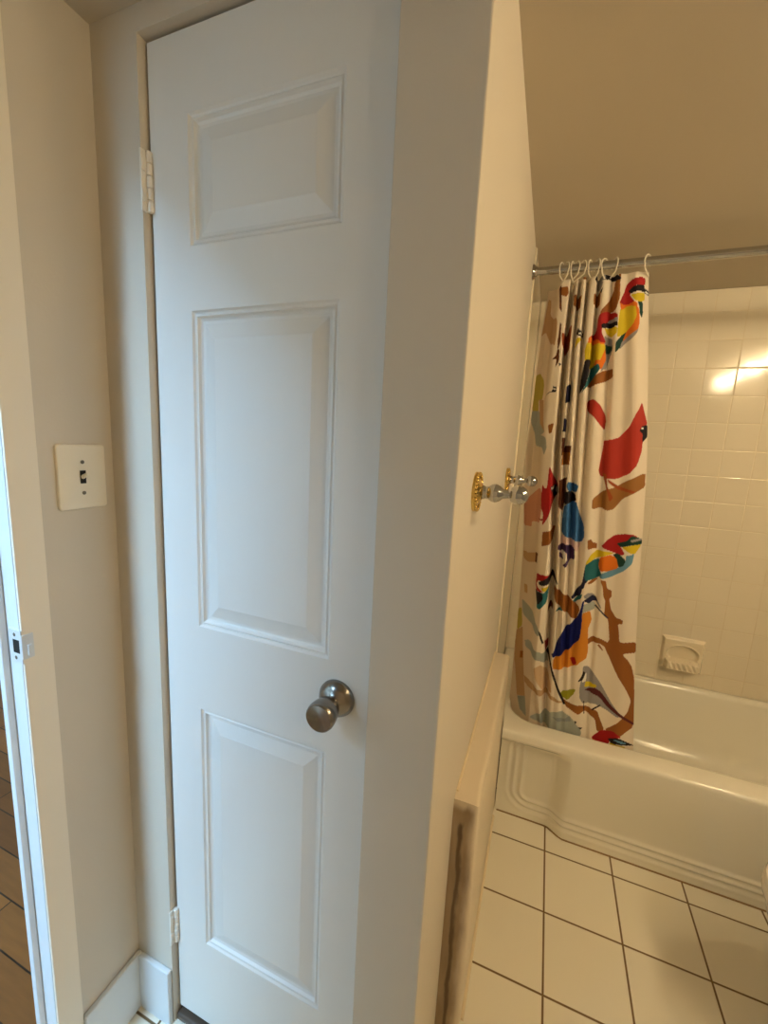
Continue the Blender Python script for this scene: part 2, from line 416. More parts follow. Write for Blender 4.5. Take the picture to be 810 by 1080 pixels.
# ------------------------------------------------------------------ closet door
door = empty('door_1', (DX0 + .005, DY, 0))
tag(door, 'white three-panel closet door with a brushed nickel knob', 'door', kind='structure')
def door_slab():
    bm = bmesh.new()
    x0, x1, z0, z1 = DX0 + .0055, DX1 - .001, .034, 2.029
    pl, pr = -.6075, -.3178
    rows = [(.260, .844), (1.022, 1.607), (1.711, 1.911)]
    X = [x0, pl, pr, x1]; Z = [z0] + [v for r in rows for v in r] + [z1]
    prof = [(0, 0), (.003, .0035), (.006, .0045), (.009, .0030), (.012, .0075), (.016, .0095), (.021, .0095), (.045, .0028), (.0475, .0020)]
    for i in range(3):
        for j in range(len(Z) - 1):
            if i == 1 and j % 2 == 1:
                prev = None
                for t, d in prof:
                    a, b, c, e = X[1] + t, X[2] - t, Z[j] + t, Z[j + 1] - t
                    ring = [bm.verts.new(p) for p in ((a, DY + d, c), (b, DY + d, c), (b, DY + d, e), (a, DY + d, e))]
                    if prev:
                        for k in range(4): bm.faces.new((prev[k], prev[(k + 1) % 4], ring[(k + 1) % 4], ring[k]))
                    prev = ring
                bm.faces.new(prev)
            else:
                quad(bm, (X[i], DY, Z[j]), (X[i + 1], DY, Z[j]), (X[i + 1], DY, Z[j + 1]), (X[i], DY, Z[j + 1]))
    y1 = DY + .035
    quad(bm, (x0, y1, z0), (x1, y1, z0), (x1, y1, z1), (x0, y1, z1))
    quad(bm, (x0, DY, z0), (x0, y1, z0), (x0, y1, z1), (x0, DY, z1)); quad(bm, (x1, DY, z0), (x1, y1, z0), (x1, y1, z1), (x1, DY, z1))
    quad(bm, (x0, DY, z0), (x1, DY, z0), (x1, y1, z0), (x0, y1, z0)); quad(bm, (x0, DY, z1), (x1, DY, z1), (x1, y1, z1), (x0, y1, z1))
    bmesh.ops.remove_doubles(bm, verts=bm.verts[:], dist=1e-5)
    return bm
obj('door_slab', door_slab(), M['white'], door)
KX, KZ = -.2995, .956
kn = None
bm = bmesh.new()
lathe(bm, [(.0335, 0), (.0335, .0035), (.0325, .0055), (.0295, .011), (.0225, .0165), (.0150, .0195), (.0135, .0215), (.0150, .024), (.0190, .029), (.0218, .036), (.0238, .044), (.0250, .052), (.0252, .057), (.0240, .0625), (.0222, .0645), (.0205, .0642), (.012, .0622), (0, .0615)], 48, T(KX, DY, KZ) @ rotx(math.pi / 2))
tag(obj('door_knob', bm, M['nickel'], door, smooth=35), 'brushed nickel tulip knob')
def hinge(z0, z1):
    h = empty('hinge', (DX0, DY, z0)); h.parent = door; h.matrix_parent_inverse = Matrix.Translation(-Vector(door.location))
    bm = bmesh.new(); box(bm, DX0 - .0005, YD - .003, z0, DX0 + .003, DY - .004, z1, bev=.001)
    n = 4; H = z1 - z0
    for k in (1, 3):
        a = z0 + H * (k - .25) / 4.0 - .004; box(bm, DX0 + .002, YD - .0035, a, DX0 + .0048, YD + .0075, a + H * .22, bev=.0012)
    o = obj('hinge_leaf', bm, M['hinge']); o.parent = h; o.matrix_parent_inverse = Matrix.Translation(-Vector(h.location)) 
    bm = bmesh.new()
    for k in range(5):
        a = z0 + H * k / 5; lathe(bm, [(.0035, a), (.0052, a + .0012), (.0052, a + H / 5 - .0012), (.0035, a + H / 5)], 14, T(DX0 + .0055, DY - .004, 0))
    o = obj('hinge_barrel', bm, M['hinge'], smooth=40); o.parent = h; o.matrix_parent_inverse = Matrix.Translation(-Vector(h.location))
hinge(1.771, 1.867)
hinge(.226, .317)

# ------------------------------------------------------------------ light switch
sw = empty('light_switch', (XL, .522, 1.247))
tag(sw, 'oversized ivory toggle switch plate on the greige return wall', 'light switch')
bm = bmesh.new()
box(bm, XL, .4785, 1.247, XL + .0055, .566, 1.366)
es = [e for e in bm.edges if abs(e.verts[0].co.z - e.verts[1].co.z) < 1e-6 or abs(e.verts[0].co.y - e.verts[1].co.y) < 1e-6]
ev = [e for e in bm.edges if abs(e.verts[0].co.x - e.verts[1].co.x) > 1e-4]
bmesh.ops.bevel(bm, geom=ev, offset=.006, segments=4, profile=.5, affect='EDGES')
ef = [e for e in bm.edges if e.verts[0].co.x > XL + .005 and e.verts[1].co.x > XL + .005]
bmesh.ops.bevel(bm, geom=ef, offset=.003, segments=3, profile=.5, affect='EDGES')
obj('wall_plate', bm, M['plate'], sw, smooth=40)
bm = bmesh.new(); box(bm, XL + .0054, .5170, 1.2945, XL + .0062, .5275, 1.3185, bev=.0003)
tag(obj('toggle_slot', bm, M['dark'], sw), 'toggle slot, painted dark for its shade')  # thin dark piece on the plate, shade of the slot as colour
bm = bmesh.new()
c = Vector((XL + .005, .5222, 1.3065)); d = Vector((.014, 0, .007))
tube(bm, [c, c + d * .5, c + d], [.0042, .0036, .0028], 8)
obj('toggle', bm, M['plate'], sw, smooth=50)
for z in (1.334, 1.277):
    bm = bmesh.new(); lathe(bm, [(.0036, .0052), (.0034, .0062), (.002, .0068), (0, .0069)], 14, T(XL, .5225, z) @ roty(math.pi / 2))
    tag(obj('screw', bm, M['screw'], sw, smooth=50), 'dark metal screw')

# ------------------------------------------------------------------ bathtub
tub = empty('bathtub', (.5, 1.8, 0))
tag(tub, 'cream enamel alcove bathtub with a ridged apron, under the bird curtain', 'bathtub')
def rrect(x0, y0, x1, y1, r, n=10, m=16):
    pts = []
    cs = [(x1 - r, y1 - r, 0), (x0 + r, y1 - r, 90), (x0 + r, y0 + r, 180), (x1 - r, y0 + r, 270)]
    for i, (cx, cy, a) in enumerate(cs):
        for k in range(n + 1):
            t = math.radians(a + 90 * k / n); pts.append((cx + r * math.cos(t), cy + r * math.sin(t)))
        nx, ny, na = cs[(i + 1) % 4]
        t = math.radians(na); qx, qy = nx + r * math.cos(t), ny + r * math.sin(t)
        px, py = pts[-1]
        for k in range(1, m): pts.append((px + (qx - px) * k / m, py + (qy - py) * k / m))
    return pts
TX0, TX1, TY0, TY1, TZ = XS + .0065, XR - .003, 1.478, YB - .001, .380
def notch(p):
    x, y = p
    return (max(x, -.0565), y) if y < 1.572 else p
bm = bmesh.new()
IN = (-.050, 1.566, 1.215, 2.130)
def ins(R, d): return (R[0] + d, R[1] + d, R[2] - d, R[3] - d)
O = (TX0, TY0, TX1, TY1)
spec = [(O, .004, .352, 1), (ins(O, .0003), .004, .362, 1), (ins(O, .0014), .005, .370, 1), (ins(O, .004), .008, .3755, 1), (ins(O, .008), .012, .3785, 1), (ins(O, .013), .018, .3798, 1), (ins(O, .026), .018, .3808, 1),
        (ins(IN, -.010), .115, .3805, 0), (ins(IN, -.003), .112, .379, 0), (ins(IN, .003), .110, .374, 0), (ins(IN, .008), .11, .362, 0), (ins(IN, .014), .11, .33, 0), (ins(IN, .045), .12, .15, 0), (ins(IN, .062), .12, .105, 0), (ins(IN, .10), .12, .080, 0), (ins(IN, .20), .05, .074, 0)]
prev = None
for R, rad, z, nt_ in spec:
    pts = rrect(*R, rad)
    if nt_: pts = [notch(p) for p in pts]
    ring = [bm.verts.new((x, y, z)) for x, y in pts]
    if prev:
        n = len(ring)
        for k in range(n): bm.faces.new((prev[k], prev[(k + 1) % n], ring[(k + 1) % n], ring[k]))
    prev = ring
bm.faces.new(prev)
bmesh.ops.dissolve_degenerate(bm, edges=bm.edges[:], dist=1e-6)
obj('tub_basin', bm, M['tub'], tub, smooth=50)
def apron_y(x, z):
    rec = 1 - sstep(.125, .190, x)                 # recessed left end
    top = sstep(.350, .325, z) if False else 1 - sstep(.312, .352, z)
    y = 1.4785 + .020 * (1 - sstep(.02, .35, z))
    y += .034 * rec * top
    dx, dz = x + .056, z
    Rr = .12
    if dx < Rr and dz < Rr: d = Rr - math.hypot(Rr - dx, Rr - dz)
    else: d = min(dx if rec > .5 else 9, dz)
    rid = sum(math.exp(-((d - q) / .0075) ** 2) for q in (.030, .056, .082))
    y -= .0058 * rid * top
    if d < .030: y -= .0045 * top * (1 - math.exp(-((d - .030) / .0075) ** 2))
    return y
bm = bmesh.new()
xs = list(np.linspace(-.0565, .26, 90)) + list(np.linspace(.26, TX1, 40))[1:]
zs = list(np.linspace(0, .13, 54)) + list(np.linspace(.13, .353, 40))[1:]
G = [[bm.verts.new((x, apron_y(x, z) , z)) for z in zs] for x in xs]
for i in range(len(xs) - 1):
    for j in range(len(zs) - 1): bm.faces.new((G[i][j], G[i + 1][j], G[i + 1][j + 1], G[i][j + 1]))
obj('tub_apron', bm, M['tub'], tub, smooth=60)
bm = bmesh.new()
tube(bm, [(x, apron_y(x, 0) - .001, .001) for x in np.linspace(-.05, TX1 - .01, 80)], .0032, 6)
obj('caulk_line', bm, mat('dark_caulk', sr(150, 122, 84), .7), tub, smooth=60)

# ------------------------------------------------------------------ soap dish
def soap_dish():
    bm = bmesh.new()
    W, H = .168, .158; cx, cz = .652, .517
    n = 84
    def hgt(u, v):
        e = min(W / 2 - abs(u), H / 2 - abs(v))
        h = .016 * sstep(0, .012, e)
        q = math.hypot(u / .060, (v - .004) / .040)
        h -= .012 * sstep(1.06, .90, q) if False else .012 * (1 - sstep(.88, 1.06, q))
        if q < 1.2: h += .0025 * math.exp(-((q - 1.06) / .06) ** 2)
        tray = (1 - sstep(.060, .066, abs(u))) * sstep(-.068, -.060, v) * (1 - sstep(-.030, -.018, v))
        h = max(h, .016 + .030 * tray) if tray > .02 else h
        if -.060 < v < -.022 and abs(u) < .056:
            h -= .006 * (0.5 + 0.5 * math.cos(2 * math.pi * (u + v * .45) / .0195)) * sstep(.0, .012, .056 - abs(u))
        return h
    V = [[None] * (n + 1) for _ in range(n + 1)]
    for i in range(n + 1):
        for j in range(n + 1):
            u, v = -W / 2 + W * i / n, -H / 2 + H * j / n
            V[i][j] = bm.verts.new((cx + u, YB - hgt(u, v), cz + v))
    for i in range(n):
        for j in range(n): bm.faces.new((V[i][j], V[i + 1][j], V[i + 1][j + 1], V[i][j + 1]))
    return bm
o = obj('soap_dish', soap_dish(), M['soap'], smooth=50)
tag(o, 'cream ceramic soap dish with a ribbed tray set in the tub wall', 'soap dish')

# ------------------------------------------------------------------ towel bar posts without their bar
def bar_post(y, z, label):
    r = empty('towel_bar_post', (XS, y, z)); tag(r, label, 'towel bar post', 'towel bar posts on the closet side wall')
    A = T(XS, y, z) @ roty(math.pi / 2)
    bm = bmesh.new()
    lathe(bm, [(.0355, 0), (.0355, .003), (.034, .0055), (.030, .0065), (.0275, .0052), (.024, .0065), (.018, .0105), (.013, .013), (0, .0135)], 40, A)
    for k in range(30):
        a = 2 * math.pi * k / 30
        b2 = bmesh.ops.create_uvsphere(bm, u_segments=8, v_segments=6, radius=.0034, matrix=A @ T(.0322 * math.cos(a), .0322 * math.sin(a), .0062))
    tag(obj('base_plate', bm, M['brass'], r, smooth=45), 'round polished brass base with a beaded rim')
    bm = bmesh.new()
    lathe(bm, [(.0105, .012), (.0125, .015), (.0105, .019), (.0115, .024), (.0155, .030), (.0165, .036), (.0135, .043), (.0085, .049), (.0070, .056), (.0075, .061)], 32, A)
    obj('stem', bm, M['chrome'], r, smooth=45)
    bm = bmesh.new()
    lathe(bm, [(.0070, .060), (.0125, .0625), (.0155, .067), (.0165, .074), (.0155, .081), (.0118, .087), (.006, .0905), (0, .0915)], 32, A)
    # the socket the bar once sat in
    obj('bar_socket', bm, M['chrome'], r, smooth=45)
bar_post(.752, 1.319, 'nearer brass and chrome towel bar post on the closet side wall')
bar_post(1.345, 1.305, 'farther brass and chrome towel bar post, close to the tub curtain')

# ------------------------------------------------------------------ shower rod
RY, RZ = 1.580, 1.984
rod = empty('shower_rod', (XS, RY, RZ)); tag(rod, 'chrome shower curtain rod spanning the tub', 'shower rod')
bm = bmesh.new(); tube(bm, [(XS + .001, RY, RZ), (.5, RY, RZ + .002), (XR, RY, RZ)], .0125, 24)
obj('rod', bm, M['chrome'], rod, smooth=60)
for x, s in ((XS, 1), (XR, -1)):
    bm = bmesh.new(); lathe(bm, [(.024, 0), (.024, .004), (.020, .008), (.0155, .010), (.0155, .016)], 28, T(x, RY, RZ) @ roty(s * math.pi / 2))
    obj('flange', bm, M['chrome'], rod, smooth=45)

# ------------------------------------------------------------------ shower curtain
ZL = [(-.05, 0.20), (-.05, .372), (-.052, .553), (-.053, .59), (-.054, .776), (-.061, 1.016), (-.075, 1.193), (-.083, 1.407), (-.078, 1.613), (-.076, 1.722), (-.073, 1.809), (-.063, 1.985)]
ZR = [(.398, .20), (.384, .382), (.357, .628), (.344, .757), (.328, .947), (.314, 1.143), (.300, 1.333), (.294, 1.40), (.258, 1.698), (.223, 1.986)]
def interp(tab, z): return float(np.interp(z, [t[1] for t in tab], [t[0] for t in tab]))
def y_mean(X, z):
    a = min(max((0.03 - X) / .09, 0), 1); b = min(max((1.9 - z) / 1.4, 0), 1)
    return 1.60 + .03 * a + .07 * a * b
PAL = dict(brown=(150, 92, 42), dkbrown=(92, 48, 26), rust=(160, 78, 38), cbrown=(158, 108, 56), gray=(150, 146, 146), black=(26, 20, 28), white=(240, 236, 228), yellow=(214, 190, 40), orange=(226, 118, 32),
           orange2=(214, 138, 48), red=(168, 30, 32), dkred=(140, 18, 26), cred=(178, 54, 42), dkgreen=(26, 64, 56), teal=(38, 104, 112), navy=(28, 30, 62), navy2=(14, 26, 104), blue=(58, 110, 168), lblue=(108, 156, 184),
           pink=(226, 196, 192), purple=(70, 48, 92), maroon=(86, 34, 38), leaf=(150, 150, 40), fbrown=(196, 160, 122), ftan=(214, 184, 148), fgray=(166, 172, 166), fgray2=(140, 148, 148), fyellow=(192, 178, 92), fred=(206, 150, 124))
PRINTS_AND_SHADE = """brown:147,1981 150,1975 150,1935 155,1890 148,1853 130,1847 104,1839 105,1852 126,1880 137,1914 137,1939 144,1954
gray:83,1991 101,1992 111,1944 85,1941 79,1959
black:105,1968 121,1974 133,1970 141,1956 152,1947 149,1939 121,1946 108,1944
black:79,1959 85,1954 84,1941 77,1948
gray:85,1941 102,1940 97,1917 90,1927
black:95,1912 103,1923 102,1916 100,1905
brown!:20,1911 43,1905 43,1864 22,1876
brown!:39,1991 53,1990 56,1950 42,1953
brown!:79,1905 98,1913 100,1872 81,1873
brown:-22,1937 -1,1936 3,1915 -3,1904 -19,1910
dkbrown!:-28,1942 -22,1940 -12,1857 -21,1870
rust:7,1805 24,1818 24,1771 24,1734 1,1750 -6,1791 9,1792
black:43,1804 50,1794 63,1797 62,1779 49,1776 40,1786
white:47,1788 60,1791 58,1784 48,1782
yellow:42,1773 62,1773 51,1758 41,1740
dkbrown!:-14,1826 -9,1819 -6,1763 -12,1732 -15,1764
brown:110,1651 136,1667 161,1673 165,1644 141,1630 92,1613 97,1627
gray:123,1776 149,1769 154,1730 148,1697 142,1670 133,1671 137,1710
yellow:76,1757 100,1761 131,1750 134,1730 123,1704 106,1684 92,1671 76,1698 71,1732
orange:133,1737 139,1704 136,1671 111,1671 110,1678 123,1704
orange:79,1772 101,1782 129,1758 128,1747 104,1753 78,1754
red:100,1830 103,1842 127,1851 145,1846 155,1839 158,1817 134,1812 114,1803 116,1783 133,1755 117,1754 103,1767 83,1775 100,1791 101,1810
gray:136,1826 156,1830 158,1814 125,1811
black:111,1811 134,1818 157,1817 159,1803 136,1801 113,1798
yellow:121,1799 159,1801 159,1781 148,1772 132,1781
dkgreen:131,1750 152,1744 153,1731 146,1720 135,1722
yellow:88,1702 111,1701 107,1681 94,1681
orange:107,1701 136,1700 126,1674 118,1667 106,1684
gray:139,1700 150,1700 139,1674 125,1661 134,1687
black:76,1702 96,1701 93,1678 93,1651 85,1617 72,1593 72,1648
teal:99,1681 118,1688 124,1671 109,1646 95,1620 75,1593 85,1617 95,1658
black:79,1703 90,1703 90,1671 73,1671
dkgreen:170,1768 186,1793 191,1780 178,1752 174,1736 162,1720 159,1752
gray:218,1798 216,1779 204,1762 188,1749 172,1729 178,1756 196,1773 209,1792
yellow:160,1854 176,1867 200,1862 211,1846 216,1817 202,1796 188,1785 170,1771 161,1768 159,1814
orange:200,1865 212,1850 219,1811 217,1789 196,1773 179,1755 186,1784 201,1805 208,1830
orange:155,1878 169,1877 192,1875 205,1867 207,1855 182,1863 163,1849
dkgreen:205,1871 220,1870 225,1835 223,1823 215,1836 212,1855
red:160,1887 165,1902 170,1927 184,1939 207,1944 219,1940 221,1919 198,1921 182,1907 183,1891 196,1872 182,1866 165,1867 157,1873
black:176,1904 187,1917 201,1920 219,1920 222,1900 201,1902 184,1897
yellow:184,1894 201,1896 222,1897 225,1876 216,1870 198,1874
black:219,1911 232,1903 240,1893 238,1886 229,1892 221,1896
white:224,1903 234,1896 232,1892 223,1898
fbrown:-61,1929 -51,1924 -49,1875 -31,1853 -22,1827 -21,1787 -23,1750 -42,1783 -59,1820 -73,1805 -68,1849
fyellow:-78,1670 -63,1678 -49,1655 -45,1632 -47,1583 -60,1583 -56,1541 -79,1543 -78,1613
fgray:-79,1544 -53,1544 -42,1505 -26,1464 -40,1457 -19,1444 -13,1410 -19,1382 -29,1410 -53,1416 -61,1461 -80,1505
fbrown!:-57,1585 -42,1584 -35,1505 -26,1464 -46,1498
brown:-17,1488 2,1495 -2,1461 -11,1458
black!:-14,1619 -3,1616 -2,1610 -14,1611
black!:-14,1609 -1,1605 -4,1598 -34,1597 -17,1602
dkbrown:-13,1738 -6,1738 -4,1700 -14,1680 -12,1707 -28,1707 -15,1720
black:-5,1696 5,1691 -1,1683
navy!:29,1616 43,1630 45,1569 31,1561
navy!:33,1511 43,1508 44,1466 33,1465
dkbrown!:34,1445 44,1446 47,1386 38,1386
fred:-75,1199 -49,1228 -19,1264 -9,1243 -7,1173 -11,1130 -38,1124 -36,1104 -66,1101
red:-13,1280 -5,1266 3,1267 3,1347 14,1325 40,1279 40,1242 26,1210 17,1162 1,1129 0,1174 -10,1196 -13,1234
black:13,1273 38,1279 41,1246 31,1228 20,1258
white:17,1271 28,1275 27,1265 19,1262
gray:34,1271 41,1276 43,1253 34,1251
dkred:-5,1189 -2,1205 0,1190
dkred!:-13,1152 2,1155 2,1149 -12,1146
brown!:5,1108 47,1123 44,1074 7,1055
brown!:41,1395 66,1396 66,1354 42,1353
dkbrown!:41,1298 64,1311 65,1281 68,1244 63,1191 48,1205
dkbrown!:47,1419 66,1420 66,1396 42,1395
blue:69,1296 93,1291 104,1285 100,1261 72,1265 65,1281
black:64,1259 79,1266 97,1255 102,1232 84,1222 66,1214
blue:67,1214 102,1232 118,1190 136,1151 142,1110 135,1084 101,1095 70,1108 65,1169
pink:69,1107 101,1095 135,1082 127,1051 108,1063 75,1016 67,1062
purple:62,1069 82,1077 115,1066 120,1023 96,1019 93,1046 61,1051
purple:95,1054 114,1057 111,1025 95,992 83,994 99,1023
purple:68,1046 88,1026 82,1017 69,1027
white:75,1051 87,1049 92,1026 82,1021
fbrown:-58,1000 -37,997 -5,1009 -3,971 -37,958 -55,971
dkbrown!:-11,1009 -3,1012 -2,972 -10,970
fgray:-44,804 -8,786 21,756 32,737 31,718 2,728 -34,745
black!:28,742 36,734 52,695 47,690 32,724
fgray:-18,644 -3,661 25,657 65,654 66,631 27,645 -9,642
fbrown:-42,868 -28,866 -25,833 -37,832
dkred!:54,704 70,682 71,655 62,653
fyellow:-54,756 -41,768 -31,698 -50,667
fbrown!:-52,666 -29,695 -14,566 -48,538
red:1,948 35,954 52,951 45,930 9,927 4,902 30,888 2,882
black:10,919 37,945 61,955 78,922 63,931 43,918 14,909
yellow:21,903 47,914 47,894 27,892
teal:10,884 32,885 49,913 46,855 24,820 13,819
black:2,881 26,883 32,865 15,830
dkbrown!:54,829 70,832 71,807 55,804
cred:99,1565 106,1576 119,1574 140,1556 160,1525 164,1505 163,1475 141,1497 111,1531 99,1552
cred:165,1443 185,1445 206,1453 230,1486 243,1527 252,1547 257,1567 269,1534 282,1498 269,1487 275,1440 276,1410 269,1370 249,1335 207,1315 168,1322 160,1340 162,1375 165,1418
cred:159,1353 171,1362 270,1368 249,1340 221,1318 188,1314 173,1335
black:267,1492 283,1496 287,1458 274,1439 272,1467 261,1476
white:266,1487 272,1488 272,1481 267,1481
cbrown:151,1243 188,1278 215,1288 239,1309 296,1344 301,1297 274,1276 243,1255 220,1215 200,1207 182,1217 154,1207
rust:174,1333 184,1332 192,1286 214,1253 204,1238 192,1274
rust:189,1315 224,1294 277,1279 267,1273 222,1283 194,1302
brown:153,1098 163,1104 172,1093 186,1090 187,1070 176,1073 157,1066
brown:170,947 190,967 202,965 185,945
brown:169,945 188,962 204,966 192,951 177,943
navy:158,958 157,1000 165,959 160,924 149,922
navy:156,1005 165,1014 172,957 157,935 154,897 129,877 124,886 153,939
teal:78,824 107,854 139,880 159,906 156,886 129,849 89,824
lblue:274,1062 290,1067 298,1076 296,1037 274,1008 239,979 212,966 199,979 229,998 262,1020 276,1046
teal:155,1008 172,1029 201,1037 200,1006 211,983 201,967 160,953
yellow:158,1023 169,1049 189,1068 242,1066 206,1046 182,1034 156,1010
yellow:258,1089 286,1100 316,1107 300,1071 283,1073
red:199,1083 213,1107 234,1128 268,1138 293,1135 305,1126 248,1103 256,1090 270,1068 263,1061 242,1066 206,1076
dkgreen:243,1100 271,1114 282,1132 303,1129 315,1123 316,1107 279,1098 255,1088
gray:279,1117 313,1128 314,1121 286,1110
orange:201,1043 226,1056 244,1054 257,1035 256,1013 226,997 205,994 199,1014
dkgreen:236,1060 252,1067 276,1046 271,1025 258,1018 250,1045
brown:65,913 84,903 125,878 158,851 150,801 125,814 71,860
brown:209,964 227,963 234,937 249,932 251,911 245,900 255,864 272,840 294,836 294,822 281,818 288,788 293,753 344,765 348,727 307,715 326,691 342,675 345,647 355,626 357,610 324,602 299,644 277,691 262,705 257,720 238,732 211,731 181,706 185,733 209,752 233,752 259,742 263,755 251,824 236,840 234,891 225,908 221,935
brown:226,727 235,729 249,710 247,707
brown:249,728 300,740 305,713 328,694 343,670 355,630 365,551 376,452 332,397 287,411 325,454 350,502 355,548 334,586 303,628 276,678
brown:137,494 170,482 213,486 258,476 268,451 288,410 265,396 254,443 216,467 196,448 154,465
fgray:163,866 200,882 207,866 204,852 170,839 165,806
orange2:167,836 191,847 201,813 192,780 181,753 180,720 183,684 179,650 160,628 116,603 110,663 136,685 165,741 167,806
orange2:95,632 107,658 145,704 168,750 167,815 186,834 204,673 166,639 97,613
orange2:90,639 125,680 155,713 182,719 187,676 174,639 151,625 94,594
navy2:162,877 168,882 166,830 169,783 169,742 142,699 110,658 103,728 124,765 151,807 159,845
navy2:83,648 91,671 95,701 108,749 135,788 160,821 169,815 168,791 169,738 146,696 107,654 88,643
gray:163,899 177,912 197,909 226,862 220,861 195,899 169,888
navy:167,884 191,905 205,899 212,882 197,884 185,874 169,878
navy:202,867 209,869 239,842 254,830 243,831 221,851
red:145,656 163,663 169,642 159,630
gray:192,638 207,639 231,616 256,584 295,524 331,483 322,473 278,492 244,502 207,494 193,515 189,553 193,606
white:197,607 207,613 208,581 195,574
yellow:208,581 244,575 243,565 204,557
maroon:205,546 237,564 260,553 297,512 336,485 374,467 375,457 332,476 287,501 257,532 229,541
black:195,620 203,612 197,585 180,574 190,596
black!:208,503 211,504 217,455 214,455
black!:236,478 263,503 266,499 242,475
leaf:127,516 179,547 172,522 157,493 134,497
orange:248,368 293,367 307,356 261,358
yellow:307,369 364,368 343,351 316,352
red:249,370 277,406 314,417 344,401 312,386 305,355 261,362
black:301,382 332,397 387,381 361,374 314,368
lblue:317,384 338,388 365,382 345,377
fbrown!:-53,626 -24,647 -5,514 8,440 -23,415 -48,550
fgray!:-21,414 8,440 20,369 -6,371
brown!:-29,593 -17,603 -16,575 -27,567
fbrown:-5,517 76,502 150,476 131,474 78,479 1,488
fgray:-15,643 66,650 79,593 52,623 -10,626
ftan:26,588 53,610 89,546 99,502 70,500 36,545
fgray:84,419 140,445 175,430 217,382 207,351 167,352 60,367 29,378
fgray2:109,413 154,416 169,434 178,414 133,398
black:185,422 195,419 192,409
black:201,400 218,401 211,390
black!:62,652 72,648 111,552 151,473 143,470 102,553"""  # a few dark strips along the deep pleat are painted fold shade
def chaikin(P, n):
    P = np.array(P, float)
    for _ in range(n):
        Q = np.roll(P, -1, 0); P = np.stack([.87 * P + .13 * Q, .13 * P + .87 * Q], 1).reshape(-1, 2)
    return P
def curtain():
    NU, NV = 360, 640
    zt = 1.958
    zv = np.linspace(.300, zt, NV)
    s = np.linspace(0, 1, NU)
    xl = np.array([interp(ZL, z) for z in zv]); xr = np.array([interp(ZR, z) for z in zv])
    X = xl[:, None] + (xr - xl)[:, None] * s[None]
    Z = np.repeat(zv[:, None], NU, 1).copy()
    up = np.clip((Z - .3) / 1.6, 0, 1)
    S = np.repeat(s[None], NV, 0)
    # pleats: valleys away from the room (positive y), widths loosen towards the hem
    D = np.zeros_like(X)
    for c0, c1, a0, a1, w in ((.265, .320, .13, .085, .017), (.34, .385, .045, .012, .014), (.42, .455, .050, .022, .016), (.53, .50, .045, .008, .018), (.80, .85, .008, .004, .05)):
        c = c1 + (c0 - c1) * up; a = a1 + (a0 - a1) * up
        D += a * (.30 + .70 * np.clip((Z - .40) / .35, 0, 1)) * np.exp(-((S - c) / (w * (1.6 - .6 * up))) ** 2)
    c = .69 - .03 * np.clip((.9 - Z) / .5, 0, 1)
    D += .030 * (.35 + .65 * up) / (1 + np.exp((S - c) / .007)) * np.exp(-((S - c) / .09) ** 2 * (S < c))
    for c, a, w in ((.30, .010, .05), (.60, -.010, .06), (.88, -.010, .08)): D += a * np.exp(-((S - c) / w) ** 2) 
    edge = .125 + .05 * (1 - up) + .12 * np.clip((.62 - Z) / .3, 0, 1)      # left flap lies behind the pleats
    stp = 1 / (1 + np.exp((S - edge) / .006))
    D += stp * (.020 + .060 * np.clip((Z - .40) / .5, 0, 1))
    D += .004 * np.sin(9 * S + 2.2 * Z) * (1 - stp)
    hem = np.exp(-((Z - 1.935) / .0035) ** 2) * .0012
    a = np.clip((0.03 - X) / .09, 0, 1); b = np.clip((1.9 - Z) / 1.4, 0, 1)
    Y = 1.592 + .03 * a + .09 * a * b + D + hem - .012 * (1 - S)
    Y = np.maximum(Y, 1.5785 + .004 * (1 - up) * 0)
    # cloth sags slightly between hooks
    col = np.zeros((NV, NU, 3)); col[:] = sr(238, 226, 208)[:3]
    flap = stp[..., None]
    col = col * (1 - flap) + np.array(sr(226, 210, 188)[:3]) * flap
    px, pz = X * 1000, Z * 1000
    for line in PRINTS_AND_SHADE.strip().split('\n'):
        k, pts = line.split(':')
        P = [tuple(map(float, q.split(','))) for q in pts.split()]
        hard = k.endswith('!'); k = k.rstrip('!')
        P = chaikin(P, 0 if hard else 1)
        lo, hi = P.min(0), P.max(0)
        jj = np.where((zv * 1000 >= lo[1] - 2) & (zv * 1000 <= hi[1] + 2))[0]
        if not len(jj): continue
        sx, sz = px[jj[0]:jj[-1] + 1], pz[jj[0]:jj[-1] + 1]
        ins_ = np.zeros(sx.shape, bool)
        for (x1, y1), (x2, y2) in zip(P, np.roll(P, -1, 0)):
            if y1 == y2: continue
            c = ((y1 > sz) != (y2 > sz)) & (sx < (x2 - x1) * (sz - y1) / (y2 - y1) + x1)
            ins_ ^= c
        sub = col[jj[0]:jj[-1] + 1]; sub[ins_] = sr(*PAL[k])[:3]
    # weave of the cloth is in the material; build the mesh
    me = bpy.data.meshes.new('shower_curtain')
    V = np.stack([X, Y, Z], -1).reshape(-1, 3)
    i = np.arange(NV - 1)[:, None] * NU + np.arange(NU - 1)[None]
    F = np.stack([i, i + 1, i + NU + 1, i + NU], -1).reshape(-1, 4)
    me.vertices.add(len(V)); me.vertices.foreach_set('co', V.ravel())
    me.loops.add(F.size); me.loops.foreach_set('vertex_index', F.ravel().astype(np.int32))
    me.polygons.add(len(F)); me.polygons.foreach_set('loop_start', (np.arange(len(F)) * 4).astype(np.int32)); me.polygons.foreach_set('loop_total', np.full(len(F), 4, np.int32))
    me.update(calc_edges=True)
    me.polygons.foreach_set('use_smooth', np.ones(len(F), bool))
    at = me.color_attributes.new('print', 'FLOAT_COLOR', 'POINT')
    C4 = np.concatenate([col.reshape(-1, 3), np.ones((NU * NV, 1))], 1)
    at.data.foreach_set('color', C4.ravel().astype(np.float32))
    m = bpy.data.materials.new('printed_curtain_cloth'); m.use_nodes = True
